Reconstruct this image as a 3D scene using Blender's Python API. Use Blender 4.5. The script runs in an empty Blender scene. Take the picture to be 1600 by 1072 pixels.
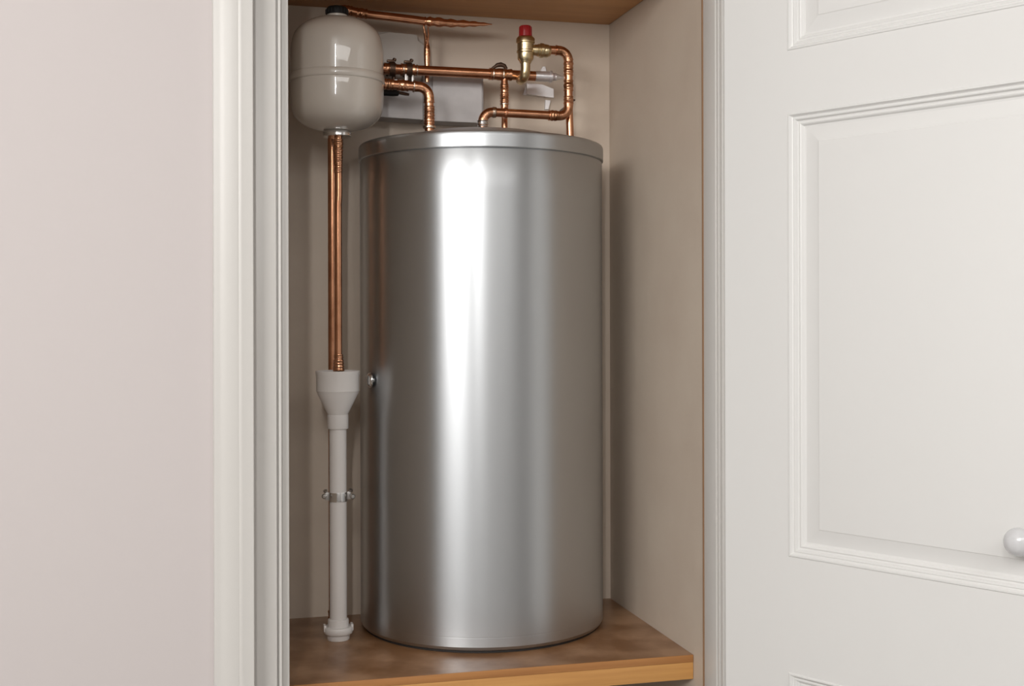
import bpy, bmesh, math, random
from mathutils import Vector, Matrix
random.seed(4)
PI = math.pi
scene = bpy.context.scene
C = scene.collection

# ---------------------------------------------------------------- camera
EYE = 1.40
YAW = math.atan2(491, 1900)
cam_d = bpy.data.cameras.new('camera')
cam = bpy.data.objects.new('camera', cam_d); C.objects.link(cam)
cam_d.sensor_width = 36.0
cam_d.lens = 36.0 * 1900 / 1600
cam_d.shift_y = -41.0 / 1600
cam_d.clip_start = 0.02
cam.location = (0, 0, EYE)
cam.rotation_euler = (Matrix.Rotation(-YAW, 4, 'Z') @ Matrix.Rotation(PI/2, 4, 'X') @ Matrix.Rotation(math.radians(-0.13), 4, 'Z')).to_euler()
scene.camera = cam

# ---------------------------------------------------------------- world, lamps, exposure
w = bpy.data.worlds.new('world'); scene.world = w; w.use_nodes = True
w.node_tree.nodes['Background'].inputs[0].default_value = (1.0, 0.98, 0.96, 1)
w.node_tree.nodes['Background'].inputs[1].default_value = 0.3

def area(name, loc, target, sx, sy, power, col=(1, 0.97, 0.93)):
    l = bpy.data.lights.new(name, 'AREA'); l.shape = 'RECTANGLE'
    l.size = sx; l.size_y = sy; l.energy = power; l.color = col
    o = bpy.data.objects.new(name, l); C.objects.link(o)
    o.location = loc
    o.rotation_euler = (Vector(target) - Vector(loc)).to_track_quat('-Z', 'Y').to_euler()
    return o
area('key_light', (-1.52, -0.65, 2.20), (0.45, 2.1, 1.5), 1.15, 0.70, 38, (1, 0.985, 0.965))
area('strip_light', (-0.20, -0.35, 2.18), (0.45, 2.1, 1.5), 0.05, 0.72, 8, (1, 0.985, 0.965))
area('ceiling_fill', (0.7, -1.2, 2.56), (0.7, -1.2, 0), 1.8, 1.4, 29, (1, 0.985, 0.965))  # added fill under the ceiling, brightens the unseen rear of the room
area('side_light', (-2.3, 0.2, 1.45), (0.5, 1.0, 1.3), 1.2, 1.6, 4, (1, 0.985, 0.97))

vs = scene.view_settings
scene.display_settings.display_device = 'sRGB'
vs.view_transform = 'Standard'; vs.look = 'None'; vs.gamma = 1.0; vs.use_curve_mapping = False
vs.exposure = 0.30

# ---------------------------------------------------------------- helpers
def wpt(u, v, Y):
    """world point on the plane at depth Y seen along a picture direction; used only to read off real positions"""
    a = (u - 800) / 1900; b = (495 - v) / 1900
    dx = math.sin(YAW) + math.cos(YAW) * a; dy = math.cos(YAW) - math.sin(YAW) * a
    k = Y / dy
    return Vector((dx * k, Y, EYE + b * k))

def new_mat(name, col, rough=0.5, metal=0.0, coat=0.0, noise=None, bump=None, aniso=0.0, spec=None):
    m = bpy.data.materials.new(name); m.use_nodes = True
    nt = m.node_tree; b = nt.nodes['Principled BSDF']
    b.inputs['Base Color'].default_value = (*col, 1)
    b.inputs['Roughness'].default_value = rough
    b.inputs['Metallic'].default_value = metal
    b.inputs['Coat Weight'].default_value = coat
    if spec is not None: b.inputs['Specular IOR Level'].default_value = spec
    tc = nt.nodes.new('ShaderNodeTexCoord')
    if noise:
        scale, col2, stretch = noise[:3]; lo, hi = (noise[3], noise[4]) if len(noise) > 3 else (0.35, 0.7)
        mp = nt.nodes.new('ShaderNodeMapping'); mp.inputs['Scale'].default_value = stretch
        n = nt.nodes.new('ShaderNodeTexNoise'); n.inputs['Scale'].default_value = scale; n.inputs['Detail'].default_value = 6
        r = nt.nodes.new('ShaderNodeValToRGB')
        r.color_ramp.elements[0].position = lo; r.color_ramp.elements[1].position = hi
        r.color_ramp.elements[0].color = (*col, 1); r.color_ramp.elements[1].color = (*col2, 1)
        nt.links.new(tc.outputs['Object'], mp.inputs[0]); nt.links.new(mp.outputs[0], n.inputs[0])
        nt.links.new(n.outputs[0], r.inputs[0]); nt.links.new(r.outputs[0], b.inputs['Base Color'])
    if bump:
        scale, strength, stretch, dist = bump
        mp = nt.nodes.new('ShaderNodeMapping'); mp.inputs['Scale'].default_value = stretch
        n = nt.nodes.new('ShaderNodeTexNoise'); n.inputs['Scale'].default_value = scale; n.inputs['Detail'].default_value = 4
        bp = nt.nodes.new('ShaderNodeBump'); bp.inputs['Strength'].default_value = strength; bp.inputs['Distance'].default_value = dist
        nt.links.new(tc.outputs['Object'], mp.inputs[0]); nt.links.new(mp.outputs[0], n.inputs[0])
        nt.links.new(n.outputs[0], bp.inputs['Height']); nt.links.new(bp.outputs[0], b.inputs['Normal'])
    if aniso:
        tg = nt.nodes.new('ShaderNodeTangent'); tg.direction_type = 'RADIAL'; tg.axis = 'Z'
        nt.links.new(tg.outputs[0], b.inputs['Tangent'])
        b.inputs['Anisotropic'].default_value = aniso; b.inputs['Anisotropic Rotation'].default_value = 0.25
    return m

M = {}
M['room_wall'] = new_mat('room_wall_paint', (0.55, 0.505, 0.495), 0.75, bump=(60, 0.08, (1, 1, 1), 0.002))
M['far_wall'] = new_mat('far_wall_paint', (0.68, 0.67, 0.66), 0.8)
M['closet_back_lit'] = new_mat('closet_back_lit_paint', (0.64, 0.54, 0.445), 0.5, noise=(7, (0.60, 0.50, 0.405), (1, 1, 1)), bump=(45, 0.25, (1, 1, 1), 0.003))  # closet wall paint made lighter; the back's stronger light is in its colour
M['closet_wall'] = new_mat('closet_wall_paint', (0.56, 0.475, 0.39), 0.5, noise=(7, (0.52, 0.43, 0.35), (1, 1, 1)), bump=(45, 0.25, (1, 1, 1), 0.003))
M['gloss_white'] = new_mat('white_gloss_paint', (0.60, 0.58, 0.552), 0.38, bump=(14, 0.04, (1, 1, 0.08), 0.003))
M['door_white'] = new_mat('door_white_paint', (0.74, 0.735, 0.72), 0.42)
M['door_panel'] = new_mat('door_panel_paint', (0.74, 0.735, 0.72), 0.40, bump=(34, 0.05, (5, 5, 0.12), 0.002))
M['knob_white'] = new_mat('white_ceramic', (0.62, 0.62, 0.63), 0.18, coat=0.5)
M['steel'] = new_mat('brushed_steel', (0.525, 0.54, 0.555), 0.36, 1.0, aniso=0.73, bump=(9, 0.02, (1, 1, 40), 0.001))
M['steel_lid'] = new_mat('brushed_steel_lid', (0.525, 0.54, 0.555), 0.36, 1.0, aniso=0.7)
M['dark_gap'] = new_mat('gap_shade_black', (0.015, 0.013, 0.012), 0.6)  # black that stands in for the shade in the gap under the tank
M['chrome'] = new_mat('chrome', (0.75, 0.74, 0.73), 0.15, 1.0)
M['dull_metal'] = new_mat('dull_zinc', (0.5, 0.48, 0.46), 0.35, 1.0)
M['copper'] = new_mat('copper_tube', (0.66, 0.33, 0.19), 0.24, 1.0, noise=(28, (0.48, 0.22, 0.12), (1, 1, 1), 0.42, 0.72), bump=(60, 0.12, (1, 1, 1), 0.002))
M['copper_fitting'] = new_mat('copper_fitting', (0.66, 0.34, 0.20), 0.25, 1.0, noise=(60, (0.34, 0.16, 0.08), (1, 1, 1), 0.45, 0.68), bump=(90, 0.4, (1, 1, 1), 0.003))
M['solder'] = new_mat('solder_bead', (0.62, 0.50, 0.40), 0.25, 1.0, bump=(160, 0.6, (1, 1, 1), 0.002))
M['brass'] = new_mat('brass', (0.66, 0.54, 0.34), 0.3, 1.0, noise=(50, (0.50, 0.38, 0.21), (1, 1, 1)), bump=(90, 0.25, (1, 1, 1), 0.002))
M['enamel'] = new_mat('cream_enamel', (0.56, 0.51, 0.455), 0.28, coat=1.0, noise=(5, (0.53, 0.48, 0.425), (1, 1, 1)))
M['black_plastic'] = new_mat('black_plastic', (0.010, 0.010, 0.010), 0.5, spec=0.3)
M['dark_metal'] = new_mat('dark_bronze_clip', (0.10, 0.06, 0.04), 0.4, 0.8)
M['red'] = new_mat('red_plastic', (0.27, 0.008, 0.010), 0.35)
M['pvc'] = new_mat('white_pvc', (0.70, 0.665, 0.64), 0.36)
M['zinc_box'] = new_mat('pale_grey_box', (0.56, 0.535, 0.53), 0.5, 0.15, noise=(16, (0.44, 0.42, 0.415), (1, 1, 1), 0.45, 0.75))
M['cover_paint'] = new_mat('taupe_cover', (0.50, 0.455, 0.41), 0.3)
M['bright_plate'] = new_mat('silvery_plate', (0.78, 0.76, 0.77), 0.30, 0.75)
M['laminate'] = new_mat('brown_shelf_laminate', (0.20, 0.095, 0.040), 0.33, noise=(13, (0.33, 0.185, 0.10), (1, 1, 1), 0.40, 0.62), bump=(120, 0.12, (1, 1, 1), 0.001))
M['edge_wood'] = new_mat('orange_lipping', (0.42, 0.19, 0.06), 0.5, noise=(9, (0.34, 0.145, 0.045), (0.5, 5, 12)))
M['batten_wood'] = new_mat('pine_batten', (0.58, 0.30, 0.095), 0.5, noise=(6, (0.47, 0.22, 0.065), (0.6, 6, 14)))
M['dark_edge'] = new_mat('board_edge_wood', (0.27, 0.15, 0.08), 0.6)
M['ceil_wood'] = new_mat('upper_shelf_wood', (0.56, 0.28, 0.10), 0.5, noise=(5, (0.46, 0.22, 0.075), (0.5, 6, 1)))
M['carpet'] = new_mat('beige_carpet', (0.27, 0.255, 0.24), 0.95, noise=(40, (0.22, 0.21, 0.20), (1, 1, 1)))
M['ceiling'] = new_mat('ceiling_paint', (0.75, 0.73, 0.70), 0.85)

def obj(name, bm, mat, parent=None, smooth=True, ang=35):
    me = bpy.data.meshes.new(name)
    bmesh.ops.recalc_face_normals(bm, faces=bm.faces)
    if parent is not None:
        bmesh.ops.translate(bm, verts=bm.verts, vec=-root_loc(parent))
    bm.to_mesh(me); bm.free()
    if smooth:
        me.shade_smooth(); me.set_sharp_from_angle(angle=math.radians(ang))
    me.materials.append(M[mat])
    o = bpy.data.objects.new(name, me); C.objects.link(o)
    if parent is not None: o.parent = parent
    return o

def root_loc(p):
    v = Vector((0, 0, 0))
    while p is not None:
        v += p.location; p = p.parent
    return v

def thing(name, label, cat, loc=(0, 0, 0), group=None):
    o = bpy.data.objects.new(name, None); C.objects.link(o)
    o.empty_display_size = 0.05
    o.location = loc; o['label'] = label; o['category'] = cat
    if group: o['group'] = group
    return o
def struct(o): o['kind'] = 'structure'; return o

def box(bm, x0, x1, y0, y1, z0, z1, bev=0.0):
    b = bmesh.new(); bmesh.ops.create_cube(b, size=1)
    for v in b.verts:
        v.co = Vector((x0 + (v.co.x + .5) * (x1 - x0), y0 + (v.co.y + .5) * (y1 - y0), z0 + (v.co.z + .5) * (z1 - z0)))
    if bev: bmesh.ops.bevel(b, geom=b.edges[:], offset=bev, segments=2, affect='EDGES', profile=0.6)
    merge(bm, b); return bm
def merge(bm, b):
    me = bpy.data.meshes.new('tmp'); b.to_mesh(me); b.free(); bm.from_mesh(me); bpy.data.meshes.remove(me)

def frame(d):
    d = d.normalized(); a = Vector((0, 0, 1)) if abs(d.z) < 0.9 else Vector((0, 1, 0))
    x = a.cross(d).normalized(); return x, d.cross(x).normalized()

def sweep(bm, pts, radii, n=24, cap=True, squash=None):
    """circle swept along points with parallel transport"""
    N = len(pts); rings = []
    t0 = (pts[1] - pts[0]).normalized(); x, y = frame(t0)
    for i, p in enumerate(pts):
        t = (pts[min(i + 1, N - 1)] - pts[max(i - 1, 0)])
        if t.length < 1e-9: t = t0
        t = t.normalized()
        q = t0.rotation_difference(t); x = q @ x; y = q @ y; t0 = t
        r = radii[i] if hasattr(radii, '__len__') else radii
        s = squash[i] if squash else 1.0
        rings.append([bm.verts.new(p + (x * math.cos(a) * s + y * math.sin(a)) * r) for a in [2 * PI * k / n for k in range(n)]])
    for a, b in zip(rings, rings[1:]):
        for k in range(n): bm.faces.new((a[k], a[(k + 1) % n], b[(k + 1) % n], b[k]))
    if cap:
        bm.faces.new(rings[0]); bm.faces.new(rings[-1])
    return bm

def lathe(bm, prof, c, axis=Vector((0, 0, 1)), n=48):
    """prof: (r, h) pairs along axis from c"""
    axis = Vector(axis).normalized(); x, y = frame(axis); c = Vector(c); rings = []
    for r, h in prof:
        p = c + axis * h
        if r < 1e-6: rings.append([bm.verts.new(p)])
        else: rings.append([bm.verts.new(p + (x * math.cos(2*PI*k/n) + y * math.sin(2*PI*k/n)) * r) for k in range(n)])
    for a, b in zip(rings, rings[1:]):
        for k in range(n):
            k2 = (k + 1) % n
            if len(a) == 1 and len(b) == 1: continue
            if len(a) == 1: bm.faces.new((a[0], b[k2], b[k]))
            elif len(b) == 1: bm.faces.new((a[k], a[k2], b[0]))
            else: bm.faces.new((a[k], a[k2], b[k2], b[k]))
    if len(rings[0]) > 1: bm.faces.new(rings[0])
    if len(rings[-1]) > 1: bm.faces.new(rings[-1])
    return bm

def smoothcurve(prof, k=4):
    """Catmull-Rom through a profile"""
    out = []
    P = [prof[0]] + list(prof) + [prof[-1]]
    for i in range(1, len(P) - 2):
        a, b, c, d = P[i-1], P[i], P[i+1], P[i+2]
        for j in range(k):
            t = j / k
            out.append(tuple(0.5 * ((2*b[m]) + (-a[m]+c[m])*t + (2*a[m]-5*b[m]+4*c[m]-d[m])*t*t + (-a[m]+3*b[m]-3*c[m]+d[m])*t**3) for m in (0, 1)))
    out.append(tuple(prof[-1])); return out

def prism(bm, poly, z0, z1):
    """vertical extrusion of an (x, y) outline"""
    a = [bm.verts.new((x, y, z0)) for x, y in poly]; b = [bm.verts.new((x, y, z1)) for x, y in poly]
    n = len(poly)
    for k in range(n): bm.faces.new((a[k], a[(k+1) % n], b[(k+1) % n], b[k]))
    bm.faces.new(a); bm.faces.new(b); return bm

# ---------------------------------------------------------------- key dimensions
SH = EYE - 0.5614          # shelf top
XR = 0.795                 # closet right wall
XL = 0.118                 # closet left wall
YB = 2.297                 # closet back wall
YS = 1.877                 # shelf front edge
YF = 1.770                 # face of room wall
CEIL = EYE + 0.581         # underside of the upper shelf
TX, TY = 0.507, 2.187      # tank axis

# ---------------------------------------------------------------- structure: room
struct(obj('floor', box(bmesh.new(), -2.6, 2.6, -2.6, 2.6, -0.05, 0), 'carpet', smooth=False))
struct(obj('ceiling', box(bmesh.new(), -2.6, 2.6, -2.6, 2.6, 2.62, 2.67), 'ceiling', smooth=False))
b = bmesh.new()
box(b, -2.6, 0.0767, YF, 1.84, 0, 2.62)
box(b, 0.0767, 0.85, YF, 1.84, 2.14, 2.62)
box(b, 0.85, 2.6, YF, 1.84, 0, 2.62)
struct(obj('wall_front', b, 'room_wall', smooth=False))
struct(obj('wall_left', box(bmesh.new(), -2.65, -2.6, -2.6, 1.84, 0, 2.62), 'far_wall', smooth=False))
struct(obj('wall_right', box(bmesh.new(), 2.6, 2.65, -2.6, 1.84, 0, 2.62), 'far_wall', smooth=False))
struct(obj('wall_rear', box(bmesh.new(), -2.6, 2.6, -2.65, -2.6, 0, 2.62), 'far_wall', smooth=False))

# closet shell; the back wall has a niche behind the tank
b = bmesh.new()
box(b, XL, 0.305, YB, 2.45, 0, 2.6)
box(b, 0.72, XR, YB, 2.45, 0, 2.6)
box(b, 0.305, 0.72, YB, 2.45, 0, SH - 0.012)
box(b, 0.305, 0.365, YB, 2.45, EYE + 0.320, 2.6)
box(b, 0.365, 0.655, YB, 2.45, EYE + 0.3375, 2.6)
box(b, 0.655, 0.72, YB, 2.45, EYE + 0.320, 2.6)
box(b, 0.305, 0.72, 2.43, 2.45, SH - 0.012, EYE + 0.3375)
struct(obj('wall_closet_back', b, 'closet_back_lit', smooth=False))
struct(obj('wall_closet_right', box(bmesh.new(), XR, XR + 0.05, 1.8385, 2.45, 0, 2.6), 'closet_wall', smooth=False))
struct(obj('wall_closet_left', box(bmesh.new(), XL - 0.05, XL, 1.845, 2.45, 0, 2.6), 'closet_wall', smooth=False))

# left architrave with a shallow moulded face
x0, x1, yf = 0.0206, 0.0767, 1.750
prof = [(0, 0.020), (0, 0.006), (0.0015, 0.0035), (0.0085, 0.0030), (0.0110, 0.0030), (0.0135, 0.0018), (0.0200, 0.0010), (0.0335, 0.0006),
        (0.0352, 0.0012), (0.0370, 0.0002), (0.0400, 0.0002), (0.0420, 0.0010), (0.0530, 0.0006), (0.0552, 0.0012), (0.0561, 0.0030), (0.0561, 0.020)]
struct(obj('trim_1', prism(bmesh.new(), [(x0 + a, yf + c) for a, c in prof], 0, 2.2), 'gloss_white'))
# left jamb lining and door stop
b = bmesh.new()
box(b, 0.0767, 0.1104, 1.790, 1.845, 0, 2.14, 0.0012)
struct(obj('trim_2', b, 'gloss_white'))
b = bmesh.new()
box(b, 0.1106, 0.1140, 1.797, 1.845, 0, 2.14, 0.0004)
box(b, 0.1130, 0.1172, 1.786, 1.845, 0, 2.14, 0.0016)
struct(obj('trim_3', b, 'gloss_white'))
b = bmesh.new()
box(b, 0.1168, 0.1290, 1.803, 1.845, 0, 2.14, 0.0022)
struct(obj('trim_4', b, 'gloss_white'))
# right jamb lining, its beads, exposed board edge
struct(obj('trim_5', box(bmesh.new(), 0.7965, 0.812, 1.790, 1.838, 0, 2.14, 0.0008), 'gloss_white'))
b = bmesh.new()
box(b, 0.7985, 0.812, 1.7825, 1.7898, 0, 2.14, 0.0012)
box(b, 0.8005, 0.812, 1.773, 1.7815, 0, 2.14, 0.0014)
struct(obj('trim_6', b, 'gloss_white'))
struct(obj('trim_7', box(bmesh.new(), 0.7945, 0.7964, 1.8358, 1.8385, 0, 2.14), 'dark_edge', smooth=False))
struct(obj('trim_8', box(bmesh.new(), 0.868, 0.924, 1.750, YF, 0, 2.2, 0.003), 'gloss_white'))
b = bmesh.new(); box(b, 0.0767, 0.868, 1.750, YF, 2.14, 2.2, 0.003); box(b, 0.129, 0.796, 1.772, 1.84, 2.118, 2.1395, 0.001)
struct(obj('trim_9', b, 'gloss_white'))

# upper shelf = the closet's wooden ceiling
sh2 = thing('upper_shelf', 'orange-brown wooden board overhead across the top of the cupboard', 'shelf', (XL, YS, CEIL))
obj('board', box(bmesh.new(), XL + 0.001, XR - 0.001, YS, YB - 0.001, CEIL, CEIL + 0.018, 0.001), 'ceil_wood', sh2)
obj('front_batten', box(bmesh.new(), XL + 0.001, XR - 0.001, YS - 0.001, YS + 0.02, CEIL + 0.018, CEIL + 0.04, 0.001), 'batten_wood', sh2)

# lower shelf carrying the tank
sh = thing('shelf', 'brown laminate shelf with pale orange wooden front edge under the steel tank', 'shelf', (XL, YS, SH - 0.0117))
b = bmesh.new()
box(b, XL + 0.001, XR - 0.0005, YS + 0.003, YB - 0.0005, SH - 0.0117, SH)
box(b, 0.306, 0.719, YB - 0.0005, 2.429, SH - 0.0117, SH)
obj('board', b, 'laminate', sh, smooth=False)
l = obj('lipping', box(bmesh.new(), XL + 0.001, XR - 0.0005, YS, YS + 0.0029, SH - 0.0117, SH + 0.0001, 0.0006), 'edge_wood', sh)
l['label'] = 'thin reddish strip along the front of the board'
l = obj('front_batten', box(bmesh.new(), XL + 0.001, XR - 0.0005, YS + 0.0005, YS + 0.022, SH - 0.040, SH - 0.0120, 0.0008), 'batten_wood', sh)
l['label'] = 'light orange pine batten below the board'

# ---------------------------------------------------------------- the opened white door
DH = Vector((0.803, 1.768, 0)); DD = Vector((0.4737, -0.8807, 0)).normalized(); DN = Vector((-DD.y, DD.x, 0)) * -1   # DN: out of the visible face
if DN.dot(Vector((0, 0, 0)) - DH) < 0: DN = -DN
ang = math.atan2(DD.y, DD.x)
def dpt(t, z, k): return DH + DD * t + Vector((0, 0, z)) + DN * k
S = 0.966
PX0, PX1 = 0.1170, 0.572
pz = [(EYE + 0.3985, EYE + 0.60), (EYE - 0.361, EYE + 0.3045), (EYE - 1.13, EYE - 0.5350)]
DW, DT, DB, TH = 0.690, 2.112, 0.012, 0.035
def dbox(bm, t0, t1, z0, z1, k0=0.0, k1=-TH, bev=0):
    b = bmesh.new()
    vs_ = [b.verts.new(dpt(t, z, k)) for t in (t0, t1) for z in (z0, z1) for k in (k0, k1)]
    for f in ((0,1,3,2), (4,6,7,5), (0,4,5,1), (2,3,7,6), (0,2,6,4), (1,5,7,3)): b.faces.new([vs_[i] for i in f])
    bmesh.ops.recalc_face_normals(b, faces=b.faces)
    if bev: bmesh.ops.bevel(b, geom=b.edges[:], offset=bev, segments=2, affect='EDGES')
    merge(bm, b); return bm
door = bpy.data.objects.new('door_1', None); C.objects.link(door); door.location = DH; door['kind'] = 'structure'
door['label'] = 'open white panelled cupboard door with a round white knob'
b = bmesh.new()
zs = [DB] + [z for p in sorted(pz) for z in p] + [DT]
dbox(b, 0, PX0, DB, DT); dbox(b, PX1, DW, DB, DT)
for i in range(0, len(zs), 2): dbox(b, PX0, PX1, zs[i], zs[i+1])
bmesh.ops.remove_doubles(b, verts=b.verts, dist=1e-5)
obj('door_frame', b, 'door_white', door, smooth=False)
rings = [(0.0, 0.0), (0.0012, 0.0012), (0.0035, 0.0014), (0.0062, -0.0022), (0.0078, -0.0030), (0.0098, -0.0022), (0.0118, -0.0026), (0.0140, -0.0058), (0.0160, -0.0062),
         (0.0185, -0.0052), (0.0205, -0.0060), (0.0230, -0.0090), (0.0262, -0.0096), (0.0300, -0.0092), (0.0500, -0.0048), (0.0512, -0.0040), (0.0530, -0.0038)]
for z0, z1 in pz:
    b = bmesh.new(); prev = None
    for ins, k in [(0.0, -TH + 0.004)] + rings:
        a = PX0 + ins; c = PX1 - ins; lo = z0 + ins * 0.9; hi = z1 - ins * 0.9
        cur = [b.verts.new(dpt(t, z, k)) for t, z in ((a, lo), (c, lo), (c, hi), (a, hi))]
        if prev:
            for q in range(4): b.faces.new((prev[q], prev[(q+1) % 4], cur[(q+1) % 4], cur[q]))
        else: b.faces.new(cur)
        prev = cur
    b.faces.new(prev)
    obj('panel', b, 'door_panel', door, ang=12)
# hidden hinges' edge plate and knob
kc = dpt(0.4785, EYE - 0.288, -0.0038)
b = bmesh.new()
lathe(b, smoothcurve([(0.010, 0.0), (0.0085, 0.003), (0.0075, 0.008), (0.0095, 0.012), (0.0150, 0.016), (0.0178, 0.0225), (0.0182, 0.028), (0.0165, 0.0345), (0.0115, 0.0400), (0.0055, 0.0424), (0.0, 0.0429)], 4), kc, DN, 40)
o = obj('door_knob', b, 'knob_white', door); o['label'] = 'small round white ceramic knob'

# ---------------------------------------------------------------- tank
tank = thing('hot_water_cylinder', 'large upright brushed stainless steel cylinder standing on the brown shelf', 'water tank', (TX, TY, SH))
c = (TX, TY, EYE)
RB, RL = 0.2224, 0.2246
bz = -0.5614
obj('gap_shade_ring', lathe(bmesh.new(), [(0.205, bz), (0.2155, bz + 0.0003), (0.2155, bz + 0.004), (0.205, bz + 0.004)], c, n=128), 'dark_gap', tank)  # dark ring under the body, the gap's shade put into its colour
body = [(0.2060, bz + 0.0040), (0.2150, bz + 0.0041), (0.2185, bz + 0.0050), (0.2205, bz + 0.0070), (0.2212, bz + 0.0098), (RB, bz + 0.0110), (RB, bz + 0.0130), (RB, bz + 0.0255), (RB, bz + 0.0264), (RB - 0.00012, bz + 0.0270), (RB, bz + 0.0276), (RB, bz + 0.0285), (RB, bz + 0.0300)]
body += [(RB, bz + 0.030 + (0.2800 - bz - 0.030) * i / 12) for i in range(1, 13)] + [(RB - 0.0025, 0.2832)]
obj('body', lathe(bmesh.new(), body, c, n=192), 'steel', tank, ang=40)
lid = [(RL - 0.0045, 0.2826), (RL - 0.0010, 0.2828), (RL, 0.2838), (RL, 0.2846), (RL, 0.3030), (RL, 0.3045), (RL - 0.0006, 0.3075), (RL - 0.0022, 0.3102), (RL - 0.0055, 0.3116), (RL - 0.010, 0.3112),
       (0.208, 0.3106), (0.200, 0.3110), (0.180, 0.3160), (0.160, 0.3220), (0.138, 0.3280), (0.120, 0.3318), (0.105, 0.3338), (0.080, 0.3350), (0.0, 0.3355)]
o = obj('lid', lathe(bmesh.new(), lid, c, n=192), 'steel_lid', tank, ang=50); o['label'] = 'shallow domed steel lid with a rolled rim'
b = bmesh.new()
kx = TX - math.sqrt(RB**2 - 0.068**2) + 0.003
lathe(b, [(0.006, 0.0), (0.006, 0.0040), (0.0125, 0.0045), (0.0138, 0.0060), (0.0132, 0.0085), (0.0105, 0.0110), (0.0060, 0.0128), (0.0, 0.0135)], (kx, TY - 0.066, EYE - 0.1102), (-1, -0.1, 0), 24)
o = obj('screw_knob', b, 'chrome', tank); o['label'] = 'small bright chrome screw on the left side'

# ---------------------------------------------------------------- expansion vessel
VX, VY = 0.236, 2.128
vess = thing('expansion_vessel', 'cream enamelled round-shouldered expansion vessel in the top left corner', 'expansion vessel', (VX, VY, EYE + 0.313))
c = (VX, VY, EYE)
low = smoothcurve([(0.012, 0.3235), (0.030, 0.3255), (0.048, 0.3300), (0.064, 0.3385), (0.0750, 0.3510), (0.0800, 0.3680), (0.0812, 0.388), (0.0812, 0.405)], 4)
obj('lower_shell', lathe(bmesh.new(), low + [(0.0805, 0.4075)], c, n=96), 'enamel', vess, ang=60)
obj('seam_band', lathe(bmesh.new(), [(0.0800, 0.4060), (0.0818, 0.4066), (0.0830, 0.4082), (0.0828, 0.4190), (0.0812, 0.4205), (0.0800, 0.4208)], c, n=96), 'enamel', vess, ang=60)
up = smoothcurve([(0.0805, 0.4190), (0.0808, 0.445), (0.0798, 0.470), (0.0745, 0.4900), (0.0640, 0.5035), (0.0480, 0.5140), (0.0300, 0.5195), (0.0185, 0.5212)], 4)
obj('upper_shell', lathe(bmesh.new(), up + [(0.0, 0.5215)], c, n=96), 'enamel', vess, ang=60)
obj('neck', lathe(bmesh.new(), [(0.0185, 0.520), (0.0185, 0.5255), (0.017, 0.527), (0.0, 0.527)], c, n=40), 'enamel', vess)
b = bmesh.new(); lathe(b, [(0.0180, 0.5265), (0.0192, 0.5275), (0.0192, 0.5350), (0.0165, 0.5395), (0.010, 0.5415), (0.0, 0.542)], c, n=40)
for k in range(20):
    a = 2 * PI * k / 20; r = 0.0192
    lathe(b, [(0.0009, 0.528), (0.0009, 0.535)], (VX + r * math.cos(a), VY + r * math.sin(a), EYE), n=6)
o = obj('cap', b, 'black_plastic', vess); o['label'] = 'ribbed black plastic cap'
b = bmesh.new(); lathe(b, [(0.014, 0.3135), (0.0235, 0.3138), (0.0248, 0.3150), (0.0248, 0.3215), (0.0235, 0.3240), (0.012, 0.3245)], c, n=40)
o = obj('flange', b, 'chrome', vess); o['label'] = 'bright metal flange ring'

# ---------------------------------------------------------------- pipes
def arc(a, corner, b_, n=10):
    """circular fillet from a to b_ tangent at both to the corner's legs"""
    d1 = (a - corner); d2 = (b_ - corner); pts = []
    h = d1.angle(d2) / 2; r = d1.length * math.tan(h)
    cen = corner + (d1.normalized() + d2.normalized()).normalized() * (d1.length / math.cos(h))
    v1 = a - cen; v2 = b_ - cen; om = v1.angle(v2)
    for i in range(n + 1):
        s = i / n
        pts.append(cen + (v1 * math.sin((1 - s) * om) + v2 * math.sin(s * om)) / math.sin(om))
    return pts

def pipe_run(root, pts, r, bend, couplings=(), fit=True, r_end=None, sock=1.9):
    trims = [0.0] * len(pts)
    for i in range(1, len(pts) - 1):
        h = (pts[i-1] - pts[i]).angle(pts[i+1] - pts[i]) / 2
        trims[i] = bend / math.tan(h)
    n = len(pts)
    for i in range(n - 1):
        d = (pts[i+1] - pts[i]).normalized()
        a = pts[i] + d * trims[i]; c_ = pts[i+1] - d * trims[i+1]
        b = bmesh.new(); N = 12
        ps = [a.lerp(c_, k / N) for k in range(N + 1)]
        sweep(b, ps, r, 24)
        obj('tube', b, 'copper', root)
    for i in range(1, n - 1):
        da = (pts[i-1] - pts[i]).normalized(); dc = (pts[i+1] - pts[i]).normalized()
        a = pts[i] + da * trims[i]; c_ = pts[i] + dc * trims[i]
        ps = arc(a, pts[i], c_, 12); rr = [r * 1.10] * len(ps)
        if fit:
            e = [a + da * r * s for s in (sock, sock * .93, sock * .8, sock * .74, sock * .5, 0.25)]
            f = [c_ + dc * r * s for s in (0.25, sock * .5, sock * .74, sock * .8, sock * .93, sock)]
            re = [1.04, 1.22, 1.24, 1.13, 1.14, 1.10]
            ps = e + ps + f; rr = [r * q for q in re] + rr + [r * q for q in reversed(re)]
            obj('elbow', sweep(bmesh.new(), ps, rr, 28), 'copper_fitting', root, ang=50)
        else:
            obj('bend', sweep(bmesh.new(), ps, r, 24), 'copper', root)
    for p, d, L, k in couplings: coupling(root, p, d, L, r * k)

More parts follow.
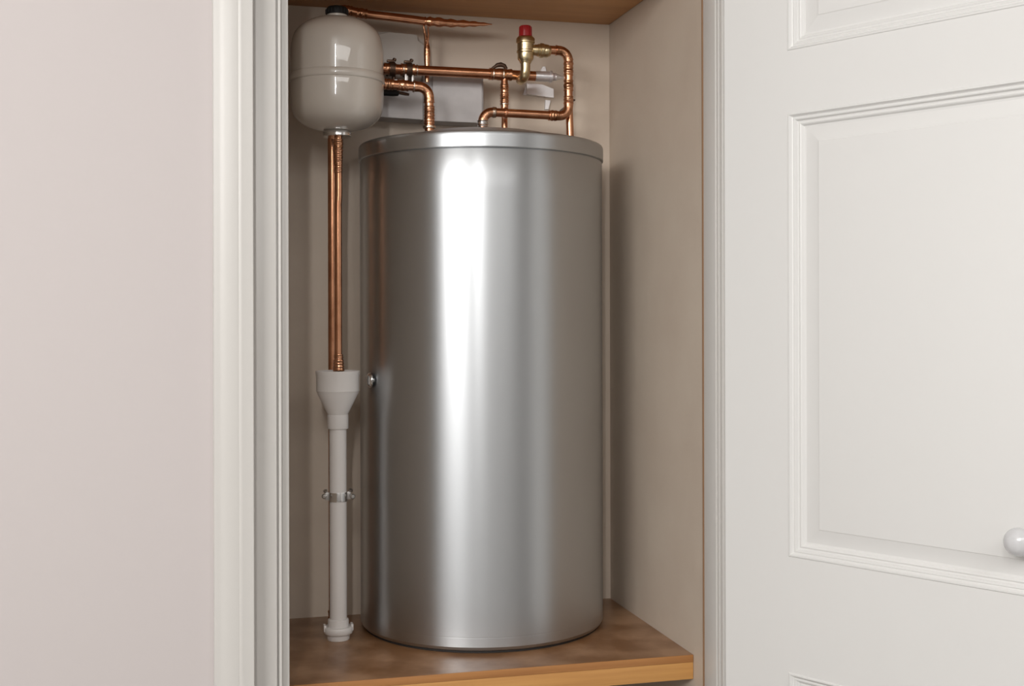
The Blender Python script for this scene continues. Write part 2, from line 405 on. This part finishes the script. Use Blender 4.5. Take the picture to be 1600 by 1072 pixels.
def coupling(root, p, d, L, r, mat='copper_fitting', name='coupling'):
    d = Vector(d).normalized(); p = Vector(p)
    prof = [(0.88, -.5), (1.06, -.49), (1.08, -.42), (1.0, -.36), (1.0, -.16), (1.07, -.12), (1.09, 0), (1.07, .12), (1.0, .16), (1.0, .36), (1.08, .42), (1.06, .49), (0.88, .5)]
    b = bmesh.new(); lathe(b, [(r * a, L * h) for a, h in prof], p, d, 28)
    return obj(name, b, mat, root, ang=50)
def bead(root, p, d, r, L=0.003, mat='solder'):
    b = bmesh.new(); lathe(b, [(r * .95, -L/2), (r * 1.06, -L*.4), (r * 1.10, 0), (r * 1.06, L*.4), (r * .95, L/2)], p, d, 28)
    o = obj('solder_joint', b, mat, root)
    return o
def clip(root, p, d, r, mat='dark_metal', wall=YB - 0.001):
    """a saddle clip: band round the pipe with a screw lug on top and a stem to the wall"""
    p = Vector(p); b = bmesh.new()
    lathe(b, [(r * 1.02, -0.005), (r * 1.16, -0.005), (r * 1.18, 0), (r * 1.16, 0.005), (r * 1.02, 0.005)], p, d, 28)
    box(b, p.x - 0.009, p.x + 0.004, p.y - 0.004, p.y + 0.004, p.z + r * 1.08, p.z + r * 1.08 + 0.0045, 0.001)
    lathe(b, [(0.0035, 0), (0.0035, 0.004), (0.002, 0.0052), (0, 0.0052)], (p.x + 0.004, p.y, p.z + r * 1.08 + 0.003), (0.4, 0, 1), 10)
    sweep(b, [p + Vector((0, r, 0)), Vector((p.x, wall, p.z))], 0.003, 10)
    return obj('pipe_clip', b, mat, root)
X = Vector((1, 0, 0)); Z = Vector((0, 0, 1))

# 1 main horizontal pipe
YM = 2.205; rm = 0.0093
A0 = wpt(575, 105.5, YM); A1 = wpt(840, 119.3, YM)
t1 = thing('copper_pipe', 'long horizontal copper pipe running from behind the cream vessel to the brass valve', 'pipe', A0)
obj('tube', sweep(bmesh.new(), [A0.lerp(A1, k / 20) for k in range(21)], rm, 28), 'copper', t1)
dA = (A1 - A0).normalized()
def onA(u): return A0.lerp(A1, (u - 575) / (840 - 575))
coupling(t1, onA(609), dA, 0.022, rm * 1.13); coupling(t1, onA(636), dA, 0.026, rm * 1.16)
bead(t1, onA(629.5), dA, rm * 1.12); bead(t1, onA(650), dA, rm * 1.05, mat='solder')
coupling(t1, onA(781), dA, 0.044, rm * 1.12); bead(t1, onA(769), dA, rm * 1.15)
bead(t1, onA(785), dA, rm * 1.14)
for u in (612, 638): clip(t1, onA(u), dA, rm * 1.22, wall=2.2605)
# lever on the tee
p = onA(781); b = bmesh.new()
sweep(b, [p + Vector(q) for q in ((-0.016, 0, 0.0105), (-0.011, 0, 0.0135), (-0.006, 0, 0.0170), (0.001, 0, 0.0185), (0.008, 0, 0.0165), (0.012, 0, 0.0105))], [0.0022, 0.0028, 0.0040, 0.0046, 0.0040, 0.0030], 12)
o = obj('lever', b, 'dark_metal', t1); o['label'] = 'small dark curved lever on the fitting'
# silver end piece with a tapering nozzle
p = A1; b = bmesh.new()
lathe(b, [(rm * 1.02, -0.004), (rm * 1.08, 0.0), (rm * 1.08, 0.024), (rm * 1.22, 0.0245), (rm * 1.24, 0.0285), (rm * .9, 0.029), (rm * .8, 0.034), (rm * .85, 0.036), (rm * .6, 0.041), (rm * .42, 0.046), (rm * .2, 0.052), (0, 0.054)], p, dA, 28)
o = obj('end_nozzle', b, 'bright_plate', t1); o['label'] = 'silver end piece narrowing to a point'

# 2 lower left pipe dropping into the tank
YE = 2.165; r2 = 0.0084
pts = [wpt(575, 128.5, YE), wpt(671, 136.5, YE), wpt(671.5, 205, YE)]
t2 = thing('copper_pipe', 'copper pipe bending down into the left of the tank lid', 'pipe', pts[-1])
pipe_run(t2, pts, r2, 0.0190, sock=1.2)
d2 = (pts[1] - pts[0]).normalized()
def onB(u): return pts[0].lerp(pts[1], (u - 575) / (671 - 575))
coupling(t2, onB(608), d2, 0.016, r2 * 1.12); coupling(t2, onB(630), d2, 0.020, r2 * 1.14); bead(t2, onB(647), d2, r2 * 1.2)
for v, L in ((171, 0.012), (180, 0.012), (190, 0.010)):
    coupling(t2, wpt(671.5, v, YE), Z, L, r2 * 1.10)
bead(t2, wpt(671.5, 198.5, YE), Z, r2 * 1.3, 0.005)

# 3 loop: tank top -> right -> up -> brass valve
YD = 2.160; r3 = 0.0080
pts3 = [wpt(755, 206, YD), wpt(755, 174.5, YD), wpt(889, 182.0, YD), wpt(889, 80, YD), wpt(858.5, 78.2, YD)]
t3 = thing('copper_pipe', 'copper pipe looping from the tank top across and up to the red-capped valve', 'pipe', pts3[0])
pipe_run(t3, pts3, r3, 0.0185, sock=0.8)
d3 = (pts3[2] - pts3[1]).normalized()
for u, L in ((771.5, 0.006), (790, 0.005)): coupling(t3, pts3[1].lerp(pts3[2], (u - 755) / 134), d3, L, r3 * 1.2, 'solder' if u < 780 else 'copper_fitting')
coupling(t3, pts3[1].lerp(pts3[2], (863 - 755) / 134), d3, 0.013, r3 * 1.18)
for v, L in ((100, .018), (112, .016), (134, .020), (156, .012)): coupling(t3, wpt(889, v, YD), Z, L, r3 * 1.09)
o = coupling(t3, wpt(755, 193.5, YD), Z, 0.012, r3 * 1.22, 'chrome'); o['label'] = 'silver collar where the pipe meets the lid'

# 4 tail below the loop on the right
q0, q1 = wpt(890.5, 186, 2.178), wpt(891.5, 214, 2.178)
t4 = thing('copper_pipe', 'short straight copper pipe at the right rising out of the tank lid', 'pipe', q1)
obj('tube', sweep(bmesh.new(), [q1, q1.lerp(q0, .3), q0.lerp(q1, .1), wpt(889.5, 150, 2.178)], [0.0070] * 4, 24), 'copper', t4)
b = bmesh.new(); qq = wpt(890, 155.5, 2.178)
sweep(b, [qq, qq + Vector((0.012, 0.004, 0)), qq + Vector((0.018, YB - 2.178 - 0.001, -0.001))], 0.0014, 8)
obj('wire_stay', b, 'dark_metal', t4)

# 5 tee drop behind the loop
q0, q1 = wpt(789, 122, 2.205), wpt(789, 203, 2.205)
t5 = thing('copper_pipe', 'short vertical copper pipe dropping from the main pipe to the tank, behind the loop', 'pipe', q1)
ps = [q0.lerp(q1, k / 24) for k in range(25)]
rr = [0.0062, 0.0062, .0066, .0072] + [0.0072] * 10 + [.0070, .0064] + [0.0058] * 9
obj('tube', sweep(bmesh.new(), ps, rr, 24), 'copper', t5)
for v in (137, 149, 158): coupling(t5, wpt(789, v, 2.205), Z, 0.011, 0.0078)
bead(t5, wpt(789, 163, 2.205), Z, 0.0080)

# 6 top pipe from behind the vessel cap, flattened to a point
YT = 2.215
tp = [wpt(u, v, YT) for u, v in ((527, 27), (528.5, 17), (538, 14.5), (552, 17.5), (575, 22), (610, 26), (650, 31), (664, 33), (680, 34), (705, 36), (730, 37), (752, 37.6), (770, 38))]
t6 = thing('copper_pipe', 'sloping top copper pipe behind the black cap, its right end crushed to a point', 'pipe', tp[0])
cr = []
for i in range(len(tp) - 1):
    P0, P1, P2, P3 = tp[max(i-1, 0)], tp[i], tp[i+1], tp[min(i+2, len(tp)-1)]
    for k in range(5):
        t = k / 5
        cr.append((0.5 * ((2*P1) + (-P0+P2)*t + (2*P0-5*P1+4*P2-P3)*t*t + (-P0+3*P1-3*P2+P3)*t**3), i + t))
cr.append((tp[-1], len(tp) - 1))
base_r = [.0070, .0075, .0082, .0084, .0078, .0078, .0078, .0078, .0086, .0072, .0060, .0038, .0007]
def rad(s):
    i = min(int(s), len(base_r) - 2); f = s - i; return base_r[i] * (1 - f) + base_r[i+1] * f
cut = [k for k in range(len(cr)) if cr[k][1] <= 7]
obj('tube', sweep(bmesh.new(), [cr[k][0] for k in cut], [rad(cr[k][1]) for k in cut], 24), 'copper', t6)
cut2 = [k for k in range(len(cr)) if cr[k][1] >= 7]
b = sweep(bmesh.new(), [cr[k][0] for k in cut2], [rad(cr[k][1]) * (1 + .16 * math.sin(k * 1.7)) for k in cut2], 24, squash=[1.0 - .45 * i / len(cut2) for i in range(len(cut2))])
o = obj('crushed_end', b, 'copper', t6); o['label'] = 'creased flattened tip tapering to a point'
for (u, v), L in (((545, 16), .014), ((566, 20.3), .020)):
    coupling(t6, wpt(u, v, YT), Vector((1, 0, -0.07)), L, .0086)
bead(t6, wpt(665, 33, YT), Vector((1, 0, -0.07)), .0080, 0.002, 'copper_fitting')

# 7 thin tapering link between top pipe and main pipe
t7 = thing('copper_pipe', 'thin creased vertical copper pipe linking the top pipe to the main pipe', 'pipe', wpt(668, 108, 2.225))
lk = [(662, 36.5), (664, 48), (666, 58), (667.5, 66), (668, 74), (668, 84), (668, 94), (668, 108), (668, 128)]
obj('tube', sweep(bmesh.new(), [wpt(u, v, 2.225 if v > 50 else 2.219) for u, v in lk], [.0010, .0022, .0030, .0044, .0056, .0062, .0058, .0048, .0038], 20), 'copper_fitting', t7)
obj('side_strand', sweep(bmesh.new(), [wpt(u, v, 2.216) for u, v in ((669.5, 38), (670.5, 53), (669.5, 62), (668, 70))], [.0008, .0016, .0020, .0024], 12), 'copper', t7)

# 8, 9 the pair of vertical pipes under the vessel
t8 = thing('copper_pipe', 'front vertical copper pipe from the vessel flange down into the funnel', 'pipe', (VX, VY, EYE - 0.10))
pf = [Vector((VX + 0.002 * (1 if z > 0.2 else .5), VY, EYE + z)) for z in [0.3138 - 0.44 * k / 30 for k in range(31)]]
obj('tube', sweep(bmesh.new(), pf, 0.0066, 24), 'copper', t8)
for z, L, k in ((.303, .014, 1.26), (.290, .012, 1.20), (.279, .012, 1.16), (.268, .010, 1.12), (.256, .010, 1.10), (-.070, .010, 1.14), (-.081, .012, 1.30), (-.092, .014, 1.42)):
    coupling(t8, (VX + .0015, VY, EYE + z), Z, L, 0.0066 * k)
t9 = thing('copper_pipe', 'rear vertical copper pipe half hidden behind the white waste pipe', 'pipe', (0, 0, 0))
xr_ = wpt(519.5, 400, 2.195).x
t9.location = (xr_, 2.195, SH)
ps = [Vector((xr_, 2.195, z)) for z in [SH + 0.0002 + k * (EYE + 0.335 - SH) / 24 for k in range(25)]]
obj('tube', sweep(bmesh.new(), ps, 0.0078, 24), 'copper', t9)
coupling(t9, (xr_, 2.195, SH + 0.02), Z, 0.03, 0.0088)

# ---------------------------------------------------------------- pressure relief valve
YV = 2.160
vp = wpt(822, 72, YV); vz = vp.z; vx = vp.x; px = vp.length and (wpt(823, 72, YV) - vp).length
val = thing('relief_valve', 'brass pressure relief valve with a bright red cap above the main pipe', 'valve', (vx, YV, vz - 0.05))
def zz(v): return (72 - v) * px
b = bmesh.new()
lathe(b, [(8.0*px, zz(98)), (8.6*px, zz(97)), (9.4*px, zz(95)), (11.0*px, zz(93.5)), (12.2*px, zz(91)), (12.2*px, zz(83)), (13.4*px, zz(82)), (13.4*px, zz(79.5)), (12.4*px, zz(78.5)), (12.6*px, zz(68.5)), (14.2*px, zz(67.5)), (14.2*px, zz(61.5)), (12.6*px, zz(59.5)), (10.8*px, zz(58)), (0, zz(57.8))], (vx, YV, vz), n=32)
obj('body', b, 'brass', val, ang=40)
b = bmesh.new(); lathe(b, [(9.4*px, zz(58.5)), (9.8*px, zz(58)), (9.4*px, zz(50)), (9.0*px, zz(43.5)), (8.0*px, zz(42)), (0, zz(41.8))], (vx, YV, vz), n=32)
for k in range(14):
    a = 2 * PI * k / 14; R_ = 9.3 * px
    sweep(b, [Vector((vx + R_ * math.cos(a), YV + R_ * math.sin(a), vz + zz(57.5))), Vector((vx + .95 * R_ * math.cos(a), YV + .95 * R_ * math.sin(a), vz + zz(43.5)))], 0.0011, 6)
o = obj('cap', b, 'red', val); o['label'] = 'bright red ribbed plastic cap'
b = bmesh.new()
lathe(b, [(7.2*px, 5*px), (7.6*px, 13*px), (8.4*px, 15*px), (8.4*px, 18*px), (9.4*px, 19*px), (9.4*px, 22*px), (11.0*px, 22.6*px), (11.0*px, 27.4*px), (9.6*px, 28*px), (9.4*px, 29*px), (9.8*px, 29.6*px), (9.6*px, 35*px), (8.6*px, 36*px), (7.8*px, 38.5*px), (6.6*px, 38.5*px)], (vx, YV, vz + zz(76.8)), (1, 0, -0.03), 28)
obj('side_outlet', b, 'brass', val, ang=40)
b = bmesh.new()
e0 = Vector((vx, YV, vz + zz(93))); e1 = Vector((vx, YV, vz + zz(104)))
ps = [e0, e0.lerp(e1, .3), e0.lerp(e1, .34), e1, Vector((vx - .2*px, YV, vz + zz(110))), Vector((vx - 0.8*px, YV + 0.001, vz + zz(114.5))), Vector((vx - 1.6*px, YV + 0.006, vz + zz(118))), Vector((vx - 1.6*px, YV + 0.018, vz + zz(118.8))), Vector((vx - 0*px, YV + 0.036, vz + zz(118)))]
sweep(b, ps, [8.6*px, 8.6*px, 7.4*px, 7.2*px, 7.2*px, 7.6*px, 7.8*px, 7.4*px, 7.2*px], 24)
obj('elbow', b, 'brass', val, ang=50)

# ---------------------------------------------------------------- tundish with waste pipe
tun = thing('tundish', 'white plastic funnel below the vessel, left of the tank', 'funnel', (VX, VY, EYE - 0.195))
c = (VX, VY, EYE)
k_ = 0.001116
def zv(v): return (495 - v) * k_
b = bmesh.new()
lathe(b, [(0.0150, zv(665)), (0.0160, zv(650)), (0.0176, zv(646.5)), (0.0355, zv(614)), (0.0362, zv(611.5)), (0.0372, zv(610)), (0.0374, zv(586)), (0.0382, zv(584)), (0.0384, zv(579.5)), (0.0372, zv(578.5)), (0.0352, zv(580)), (0.0345, zv(608)), (0.0150, zv(646)), (0.0140, zv(660)), (0.0, zv(660))], c, n=56)
obj('funnel', b, 'pvc', tun, ang=25)
obj('collar', lathe(bmesh.new(), [(0.0148, zv(647)), (0.0183, zv(647.3)), (0.0183, zv(668.2)), (0.0179, zv(669)), (0.0148, zv(669))], c, n=40), 'pvc', tun)
wp = thing('waste_pipe', 'white plastic waste pipe standing on the shelf below the funnel', 'pipe', (VX, VY, SH))
obj('tube', lathe(bmesh.new(), [(0.0149, zv(669.2)), (0.0149, -0.5560)], c, n=40), 'pvc', wp)
b = bmesh.new()
lathe(b, [(0.0150, -0.525), (0.0176, -0.526), (0.0182, -0.529), (0.0178, -0.5450), (0.0160, -0.5450)], c, n=40)
obj('socket', b, 'pvc', wp)
b = bmesh.new()
lathe(b, [(0.0170, -0.5385), (0.0240, -0.5385), (0.0256, -0.5405), (0.0256, -0.5465), (0.0240, -0.5500), (0.0200, -0.5505), (0.0170, -0.5505)], c, n=40)
for s in (-1, 1):
    box(b, VX + s * 0.0235 - 0.0022, VX + s * 0.0235 + 0.0022, VY - 0.008, VY + 0.008, EYE - 0.5460, EYE - 0.5345, 0.0014)
obj('ring_nut', b, 'pvc', wp, ang=40)
obj('foot', lathe(bmesh.new(), [(0.0150, -0.5510), (0.0197, -0.5508), (0.0197, -0.5590), (0.0188, -0.5612), (0.0, -0.5612)], c, n=40), 'pvc', wp)
cl = thing('pipe_clamp', 'small metal clamp with two screws around the white waste pipe', 'clamp', (VX, VY, EYE + zv(775)))
b = bmesh.new(); lathe(b, [(0.0151, zv(782)), (0.0161, zv(782)), (0.0165, zv(780)), (0.0159, zv(775)), (0.0165, zv(770)), (0.0161, zv(768)), (0.0151, zv(768))], c, n=40)
o = obj('band', b, 'chrome', cl, ang=50)
for s in (-1, 1):
    b = bmesh.new()
    ox = VX + s * 0.0205
    box(b, min(VX + s * 0.0162, ox + s*.002), max(VX + s * 0.0162, ox + s * .002), VY - 0.0012, VY + 0.0032, EYE + zv(780), EYE + zv(768), 0.0006)
    lathe(b, [(0.0016, -0.006), (0.0016, 0.006), (0.0042, 0.0062), (0.0046, 0.0085), (0.003, 0.0105), (0.0, 0.011)], (ox + s * 0.002, VY, EYE + zv(774 + s)), (s * .25, -1, 0), 16)
    lathe(b, [(0.0036, 0), (0.0036, 0.003), (0, 0.0032)], (ox + s * 0.001, VY - 0.001, EYE + zv(767)), (s * .4, -.5, 1), 6)
    obj('screw', b, 'dull_metal', cl)
b = bmesh.new(); sweep(b, [Vector((VX + 0.012, VY + 0.0125, EYE + zv(775))), Vector((VX + 0.012, YB - 0.0005, EYE + zv(775)))], 0.003, 10)
obj('stem', b, 'dull_metal', cl)

# ---------------------------------------------------------------- metal box on the wall behind the pipes
yb0 = 2.247
jb = thing('junction_box', 'pale grey metal box on the back wall behind the copper pipes', 'box', (wpt(600, 187, yb0).x, YB, EYE + 0.36))
def wallbox(name, corners, y0, y1, bev, mat='zinc_box'):
    b = bmesh.new(); f = [b.verts.new(Vector((x, y0, z))) for x, z in corners]; k = [b.verts.new(Vector((x, y1, z))) for x, z in corners]
    n = len(corners)
    for i in range(n): b.faces.new((f[i], f[(i+1) % n], k[(i+1) % n], k[i]))
    ff = b.faces.new(f); b.faces.new(k)
    if bev: bmesh.ops.bevel(b, geom=list(ff.edges), offset=bev, segments=3, affect='EDGES')
    return b
def xz(u, v, Y): p = wpt(u, v, Y); return (p.x, p.z)
b = wallbox('body', [xz(677, 188.5, yb0), xz(754, 192, yb0), xz(754, 121, yb0), xz(677, 116, yb0)], yb0, YB - 0.0005, 0.0006)
obj('body', b, 'zinc_box', jb, ang=50)
b = wallbox('flange', [xz(662, 187.5, yb0 + .006), xz(756, 193, yb0 + .006), xz(756, 118, yb0 + .006), xz(662, 113, yb0 + .006)], yb0 + 0.006, YB - 0.0005, 0.0005)
obj('flange', b, 'zinc_box', jb, ang=50)
b = wallbox('cover', [xz(560, 180, yb0), xz(661, 187, yb0), xz(661, 142, yb0), xz(560, 138, yb0)], yb0 - .003, YB - 0.0005, 0.0006)
obj('cover', b, 'zinc_box', jb, ang=50)
# rounded cover rising above the main pipe
yc = 2.262
cs = [xz(575, 138, yc), xz(664, 138, yc), xz(664.5, 100, yc), xz(664.5, 72, yc)]
for k in range(1, 7):
    a = PI / 2 * k / 6; cs.append(xz(640 + 24.5 * math.cos(a), 66 - 13 * math.sin(a), yc))
cs += [xz(610, 50, yc), xz(575, 47, yc)]
b = wallbox('rounded_cover', cs, yc, YB - 0.0005, 0.009)
o = obj('rounded_cover', b, 'cover_paint', jb, ang=60); o['label'] = 'cream cover with a rounded upper corner'
# dark isolating handle showing right of the vessel
hd = thing('isolating_handle', 'black handle under the lower left pipe, partly behind the cream vessel', 'handle', wpt(600, 143, 2.205))
b = bmesh.new()
sweep(b, [wpt(u, v, 2.212) for u, v in ((588, 142), (592, 142.3), (615, 144), (623, 144.5), (625, 144.6))], [.003, .0072, .0072, .006, .002], 20)
obj('grip', b, 'black_plastic', hd)
b = bmesh.new()
sweep(b, [wpt(u, v, 2.212) for u, v in ((622, 144), (634, 146.5), (640, 147.5))], [.003, .003, .0022], 12)
sweep(b, [wpt(616, 143, 2.212), wpt(616, 131, 2.212), wpt(616, 118, 2.212)], .0032, 12)
sweep(b, [wpt(616, 131, 2.212), wpt(616, 131, 2.212) + Vector((0, 2.2435 - 2.212, 0))], .0032, 12)
obj('lever', b, 'dark_metal', hd)
# small bridging bracket between the two pipes
hb = thing('double_pipe_clip', 'small metal bracket between the two left pipes', 'bracket', wpt(636, 124, 2.19))
b = bmesh.new()
p = wpt(636, 123, 2.200); box(b, p.x - 0.022, p.x + 0.004, p.y, YB - 0.047, p.z - 0.0075, p.z - 0.0015, 0.0008)
box(b, p.x - 0.003, p.x + 0.003, p.y - 0.001, p.y + 0.003, p.z - 0.009, p.z + 0.0095, 0.0008)
box(b, p.x + 0.010, p.x + 0.014, p.y, YB - 0.047, p.z - 0.008, p.z + 0.008, 0.0008)
obj('plate', b, 'dull_metal', hb)

# silver bracket on the wall beneath the valve
br = thing('wall_bracket', 'silver bracket plate on the wall below the red-capped valve', 'bracket', wpt(845, 150, YB))
def plate(name, q, d, y1=YB - 0.0003, mat='bright_plate'):
    b = wallbox(name, [xz(u, v, y1 - d) for u, v in q], y1 - d, y1, 0.0003)
    return obj(name, b, mat, br)
plate('back_plate', [(818, 148), (866, 153), (866, 139), (848, 132), (824, 130)], 0.003)
plate('front_plate', [(824, 147), (853, 151), (853, 134), (824, 132)], 0.012)
plate('tab', [(845, 112), (855, 113), (853, 104), (849, 104)], 0.004)
plate('tab', [(852, 171), (858, 171), (861, 157), (853, 156)], 0.005)
